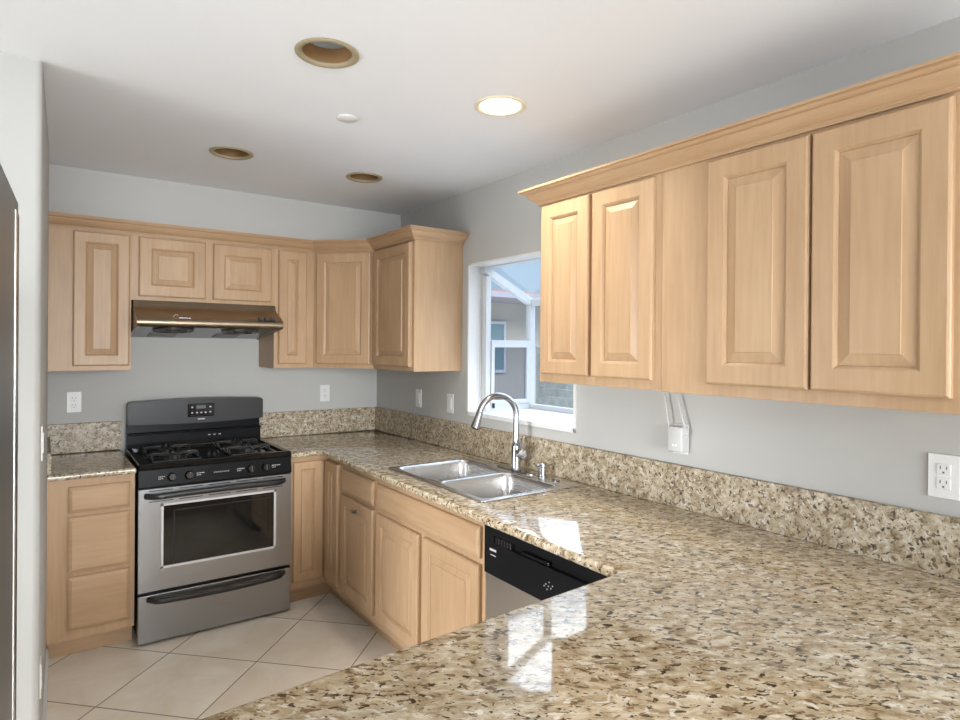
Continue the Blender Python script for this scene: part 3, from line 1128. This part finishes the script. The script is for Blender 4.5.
# cooktop: raised border around a recessed pan
bm = BM()
ct0, ct1 = .886, .912
box(bm, X0, YF+.004, ct0, X1, -.645, ct1+.002, bev=.005)
box(bm, X0, -.645, ct0, X0+.03, -.075, ct1, bev=.004)
box(bm, X1-.03, -.645, ct0, X1, -.075, ct1, bev=.004)
box(bm, X0+.03, -.105, ct0, X1-.03, -.075, ct1, bev=.003)
box(bm, X0+.03, -.645, ct0, X1-.03, -.105, ct0+.014)
top = mesh_obj('cooktop', bm, BLACKG, st)
pan = ct0 + .014
BX = (X0+.19, X1-.19)
BY = (-.49, -.235)
for bx_ in BX:
    for by_ in BY:
        bm = BM()
        lathe(bm, (bx_, by_, pan), (0, 0, 1), [(.055, 0), (.050, .003), (.034, .004), (.032, .012), (.036, .014), (.036, .019), (.030, .021), (0, .021)], 28)
        mesh_obj('burner', bm, IRON, st, smooth=True)
        bm = BM()
        h0 = .119
        zt_ = ct1 + .020
        q = .0055
        # square ring at bottom, four legs, four fingers on top
        R1 = .112
        ring = [(bx_-R1, by_-R1), (bx_+R1, by_-R1), (bx_+R1, by_+R1), (bx_-R1, by_+R1)]
        for k in range(4):
            a, b = ring[k], ring[(k+1) % 4]
            tube(bm, [(a[0], a[1], pan+.006), (b[0], b[1], pan+.006)], q, 8)
        for (dx, dy) in ((1, 0), (-1, 0), (0, 1), (0, -1)):
            tube(bm, [(bx_+dx*R1, by_+dy*R1, pan+.006), (bx_+dx*R1, by_+dy*R1, zt_-.006), (bx_+dx*(R1-.008), by_+dy*(R1-.008), zt_), (bx_+dx*.032, by_+dy*.032, zt_)], q, 8)
        for (dx, dy) in ((1, 1), (-1, 1), (-1, -1), (1, -1)):
            a_ = R1*.98
            tube(bm, [(bx_+dx*a_, by_+dy*a_*.35, pan+.006), (bx_+dx*a_, by_+dy*a_*.35, zt_), (bx_+dx*a_*.35, by_+dy*a_, zt_), (bx_+dx*a_*.35, by_+dy*a_, pan+.006)], q*.8, 8)
        mesh_obj('burner_grate', bm, IRON, st, smooth=True)
# backguard
bm = BM()
prism(bm, [(-.030, .890), (-.098, .890), (-.086, .935), (-.084, .982), (-.104, .988), (-.104, .994), (-.064, .996), (-.060, 1.048), (-.030, 1.048)], X0+.006, X1-.006, axis=0)
bg_ = mesh_obj('backguard', bm, PANELM, st)
bm = BM()
n_ = 24
pts = []
xa, xb = X0+.006, X1-.001
pts.append((xa, 1.046)); 
pts.append((xa, 1.158))
for k in range(1, 5):
    a = PI - k*PI/10
    pts.append((xa+.022 + .022*math.cos(a), 1.158 + .016*math.sin(a)))
for k in range(n_+1):
    s = k/n_
    pts.append((xa+.03 + (xb-xa-.06)*s, 1.174 + .010*math.sin(PI*s)))
for k in range(4, 0, -1):
    a = k*PI/10
    pts.append((xb-.022 + .022*math.cos(a), 1.158 + .016*math.sin(a)))
pts.append((xb, 1.158)); pts.append((xb, 1.046))
for k in range(1, 12):
    s = k/12
    pts.append((xb + (xa-xb)*s, 1.046 - .010*math.sin(PI*s)))
prism(bm, [(a, b + .004) for a, b in pts], -.125, -.045, axis=1, bev=.003)
up = mesh_obj('display_housing', bm, DARKP, st)
dp = mesh_obj('clock_panel', bx(-1.299, -.1285, 1.078, -1.149, -.123, 1.157, bev=.002), BLACKG, up)
mesh_obj('lcd_screen', bx(-1.252, -.1295, 1.126, -1.198, -.1275, 1.146), LCD, dp)
for (bx2, bz2) in ((-1.275, 1.135), (-1.173, 1.135), (-1.275, 1.102), (-1.248, 1.102), (-1.224, 1.102), (-1.200, 1.102), (-1.173, 1.104)):
    mesh_obj('button', bx(bx2-.005, -.1298, bz2-.0045, bx2+.005, -.1278, bz2+.0045, bev=.001), GREYM, dp)
bm = BM()
for k in range(6):
    box(bm, -1.242 + k*.0068, -.1265, 1.060, -1.242 + k*.0068 + .0048, -.1245, 1.067)
mesh_obj('brand_lettering', bm, GREYM, up)
for k, xx in enumerate((-1.175, -1.145, -1.115)):
    mesh_obj('vent_mark', bx(xx, -.0880, .957, xx+.012, -.080, .961), GREYM, bg_)

# ------------------------------------------------------------------ refrigerator
fr = thing('refrigerator', (-2.45, -3.20, 0), 'dark stainless steel refrigerator at the left edge of the view', 'refrigerator')
mesh_obj('body', bx(-2.80, -3.62, .02, -2.150, -2.81, 1.735, bev=.004), DARKP, fr)
def fx_(y, o=0): return -2.047 + .043 * (y + 2.80) + o
def fdoor(name, z0, z1):
    pts = [(-2.145, -3.63), (fx_(-3.63), -3.63), (fx_(-2.805), -2.805), (fx_(-2.80) - .006, -2.80), (-2.145, -2.80)]
    return mesh_obj(name, prism(BM(), pts, z0, z1, bev=.002), FRIDGE, fr)
d1 = fdoor('upper_door', .80, 1.757)
d2 = fdoor('lower_door', .04, .790)
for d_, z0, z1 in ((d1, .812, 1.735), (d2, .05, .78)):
    bm = prism(BM(), [(fx_(-2.866, .001), -2.866), (fx_(-2.838, .001), -2.838), (fx_(-2.838, -.004), -2.838), (fx_(-2.866, -.004), -2.866)], z0, z1)  # highlight of the rounded door edge, made as a pale strip
    mesh_obj('door_edge_highlight', bm, PALEM, d_)
    bm = prism(BM(), [(fx_(-2.836, .001), -2.836), (fx_(-2.803, .001), -2.803), (fx_(-2.803, -.004), -2.803), (fx_(-2.836, -.004), -2.836)], z0, z1)  # dark reflection beside the highlight, made as a black strip
    mesh_obj('edge_dark_reflection', bm, BLACK, d_)
    mesh_obj('handle', bx(fx_(-3.62)-.006, -3.634, z0+.08, fx_(-3.62)+.006, -3.612, z0+.60, bev=.002), PALEM, d_)
mesh_obj('hinge_cover', bx(-2.25, -2.90, 1.736, -2.16, -2.82, 1.765, bev=.006), BLACK, fr)
for yy in (-3.55, -2.81):
    mesh_obj('foot', bx(-2.70, yy-.02, 0, -2.20, yy+.02, .022), BLACK, fr)

# ------------------------------------------------------------------ electrical plates
def rot_plate(kind, name, pos, face, label, cat, group=None, w_=.070, h_=.115):
    """face: 'y' -> on back wall facing -y, 'x' -> on right wall facing -x, 'l' -> left wall facing +x"""
    t = thing(name, pos, label, cat, group)
    def L(u, n_, v):
        if face == 'y': return (pos[0]+u, pos[1]-n_, pos[2]+v)
        if face == 'x': return (pos[0]-n_, pos[1]-u, pos[2]+v)
        return (pos[0]+n_, pos[1]+u, pos[2]+v)
    def lb(bm, u0, n0, v0, u1, n1, v1, bev=0):
        a, b = L(u0, n0, v0), L(u1, n1, v1)
        return box(bm, *a, *b, bev=bev)
    mesh_obj('cover_plate', lb(BM(), -w_/2, .0005, -h_/2, w_/2, .0055, h_/2, .0015), PLATE, t)
    if kind == 'duplex':
        for s in (1, -1):
            r = mesh_obj('receptacle', lb(BM(), -.0165, .0045, s*.0195-.0145, .0165, .0075, s*.0195+.0145, .001), PLATE, t)
            bm = BM()
            lb(bm, -.0085, .0070, s*.0195+.000, -.0060, .0079, s*.0195+.009)
            lb(bm, .0060, .0070, s*.0195+.000, .0085, .0079, s*.0195+.009)
            lb(bm, -.0025, .0070, s*.0195-.011, .0025, .0079, s*.0195-.006)
            mesh_obj('slots', bm, SLOT, r)
    elif kind == 'rocker':
        mesh_obj('rocker', lb(BM(), -.0165, .0045, -.0335, .0165, .0085, .0335, .001), PLATE, t)
    for s in (1, -1):
        mesh_obj('screw', lathe(BM(), L(0, .0050, s*.048), {'y': (0, -1, 0), 'x': (-1, 0, 0), 'l': (1, 0, 0)}[face], [(.003, 0), (.003, .001), (0, .0012)], 10), PLATE, t)
    return t
rot_plate('duplex', 'wall_outlet', (-1.863, 0, 1.184), 'y', 'white wall outlet on the back wall left of the stove', 'outlet')
rot_plate('duplex', 'wall_outlet', (-.398, 0, 1.180), 'y', 'white wall outlet on the back wall right of the stove, near the corner', 'outlet')
rot_plate('rocker', 'light_switch', (0, -.625, 1.174), 'x', 'white switch plate nearer the corner under the end wall cabinet', 'light switch')
rot_plate('rocker', 'light_switch', (0, -1.008, 1.170), 'x', 'white switch plate just left of the window', 'light switch')
rot_plate('duplex', 'wall_outlet', (0, -3.506, 1.170), 'x', 'large white wall outlet on the right wall under the large two-door cabinet', 'outlet', w_=.074, h_=.12)
rot_plate('rocker', 'light_switch', (-2.0145, -1.60, 1.18), 'l', 'white switch plate seen edge-on at counter height on the left stub wall', 'light switch')
rot_plate('duplex', 'wall_outlet', (-2.0145, -1.60, .39), 'l', 'white outlet seen edge-on low on the left stub wall', 'outlet')
rot_plate('duplex', 'wall_outlet', (0, -2.655, 1.165), 'x', 'white wall outlet behind the plugged-in wireless extender', 'outlet')

# wifi extender
t = thing('wifi_extender', (-.03, -2.655, 1.165), 'white wireless range extender with two antennas plugged into the right wall outlet', 'wifi extender')
bm = BM()
box(bm, -.052, -2.695, 1.120, -.0085, -2.630, 1.216, bev=.006, seg=3)
body = mesh_obj('body', bm, EXTM, t, smooth=True)
bm = BM()
for dy in (0, .012):
    lathe(bm, (-.0518, -2.664 + dy - .006, 1.146), (-1, 0, 0), [(.0026, 0), (.0026, .001), (0, .001)], 12)
mesh_obj('status_lights', bm, emit('led', (1, 1, 1), 1.5), body)
def antenna(y, s0):
    bm = BM()
    a = Vector((-.030, y, 1.192)); b = Vector((-.030, y + s0, 1.335))
    tube(bm, [a, a + (b-a)*.2, b], [.0048, .0046, .0036], 12, .8)
    lathe(bm, (-.030, y, 1.190), (0, -1 if y < -2.66 else 1, 0), [(.006, -.006), (.006, .006)], 14)
    mesh_obj('antenna', bm, EXTM, t, smooth=True)
antenna(-2.625, .028)
antenna(-2.700, .045)

# ------------------------------------------------------------------ ceiling fixtures
names = ['empty recessed ceiling can nearest the camera, trim removed', 'empty recessed ceiling can above the stove end at the left',
         'empty recessed ceiling can near the corner of the room']
def can(loc, label, deep=.10):
    x, y = loc
    t = thing('recessed_light', (x, y, ZC), label, 'ceiling light', 'recessed lights without bulbs')
    bm = BM()
    lathe(bm, (x, y, ZC), (0, 0, 1), [(.097, -.0005), (.097, -.004), (.092, -.007), (.083, -.0065), (.077, -.003), (.075, .002), (.0805, .002), (.0805, -.0005)], 48, cap=False)
    # close the loop
    mesh_obj('trim_ring', bm, CANRIM, t, smooth=True)
    bm = BM()
    pr = [(.0765, -.001), (.075, .015), (.073, .035), (.071, .047), (.075, .048), (.078, .035), (.079, .02), (.0798, -.001)]
    lathe(bm, (x, y, ZC), (0, 0, 1), pr + [pr[0]], 48, cap=False)
    mesh_obj('baffle', bm, CANIN, t, smooth=True)
    bm = BM()
    lathe(bm, (x, y, ZC), (0, 0, 1), [(.0745, .0485), (.078, .0485), (.079, .135), (0, .135), (0, .130), (.075, .130)], 40, cap=False)
    hs = mesh_obj('housing', bm, CANMET, t, smooth=True)
    bm = BM()
    lathe(bm, (x + .01, y, ZC + .130), (0, 0, -1), [(.020, 0), (.020, .03), (.015, .045), (.013, .045), (0, .030)], 20)
    for k in range(3):
        a = k * 2.1
        tube(bm, [(x + .012, y, ZC+.125), (x + .03*math.cos(a), y + .03*math.sin(a), ZC+.085), (x + .055*math.cos(a+.5), y + .055*math.sin(a+.5), ZC+.095), (x + .06*math.cos(a+.9), y + .06*math.sin(a+.9), ZC+.125)], .004, 8)
    mesh_obj('socket', bm, BLACK, t)
    return t
for k in range(3):
    can(LIGHTS[k], names[k])
x, y = LIGHTS[3]
t = thing('recessed_light', (x, y, ZC), 'lit recessed ceiling light glowing warm white over the sink area', 'ceiling light')
bm = BM()
lathe(bm, (x, y, ZC), (0, 0, 1), [(.097, -.0005), (.097, -.004), (.092, -.007), (.083, -.0065), (.076, -.003), (.075, .002), (.0805, .002), (.0805, -.0005)], 48, cap=False)
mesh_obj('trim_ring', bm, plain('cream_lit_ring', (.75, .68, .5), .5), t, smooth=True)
bm = BM()
lathe(bm, (x, y, ZC), (0, 0, 1), [(0, .012), (.05, .010), (.0745, .003), (.0745, .02), (0, .02)], 40, cap=False)
mesh_obj('bulb', bm, BULB, t, smooth=True)
l = bpy.data.lights.new('downlight', 'AREA'); l.shape = 'DISK'; l.size = .13; l.energy = 5.5; l.spread = math.radians(125); l.color = (1.0, .92, .80)
lo = bpy.data.objects.new('downlight_lamp', l); lo.location = (x, y, ZC - .012); COL.objects.link(lo)

t = BM()
lathe(t, (-1.035, -1.848, ZC), (0, 0, 1), [(.038, -.0003), (.042, -.003), (.042, -.006), (.038, -.009), (0, -.010)], 36)
o = mesh_obj('sprinkler_cover', t, WHITE, None, smooth=True, origin=(-1.035, -1.848, ZC))
tag(o, 'small flat white round cover disc on the ceiling', 'ceiling cover')
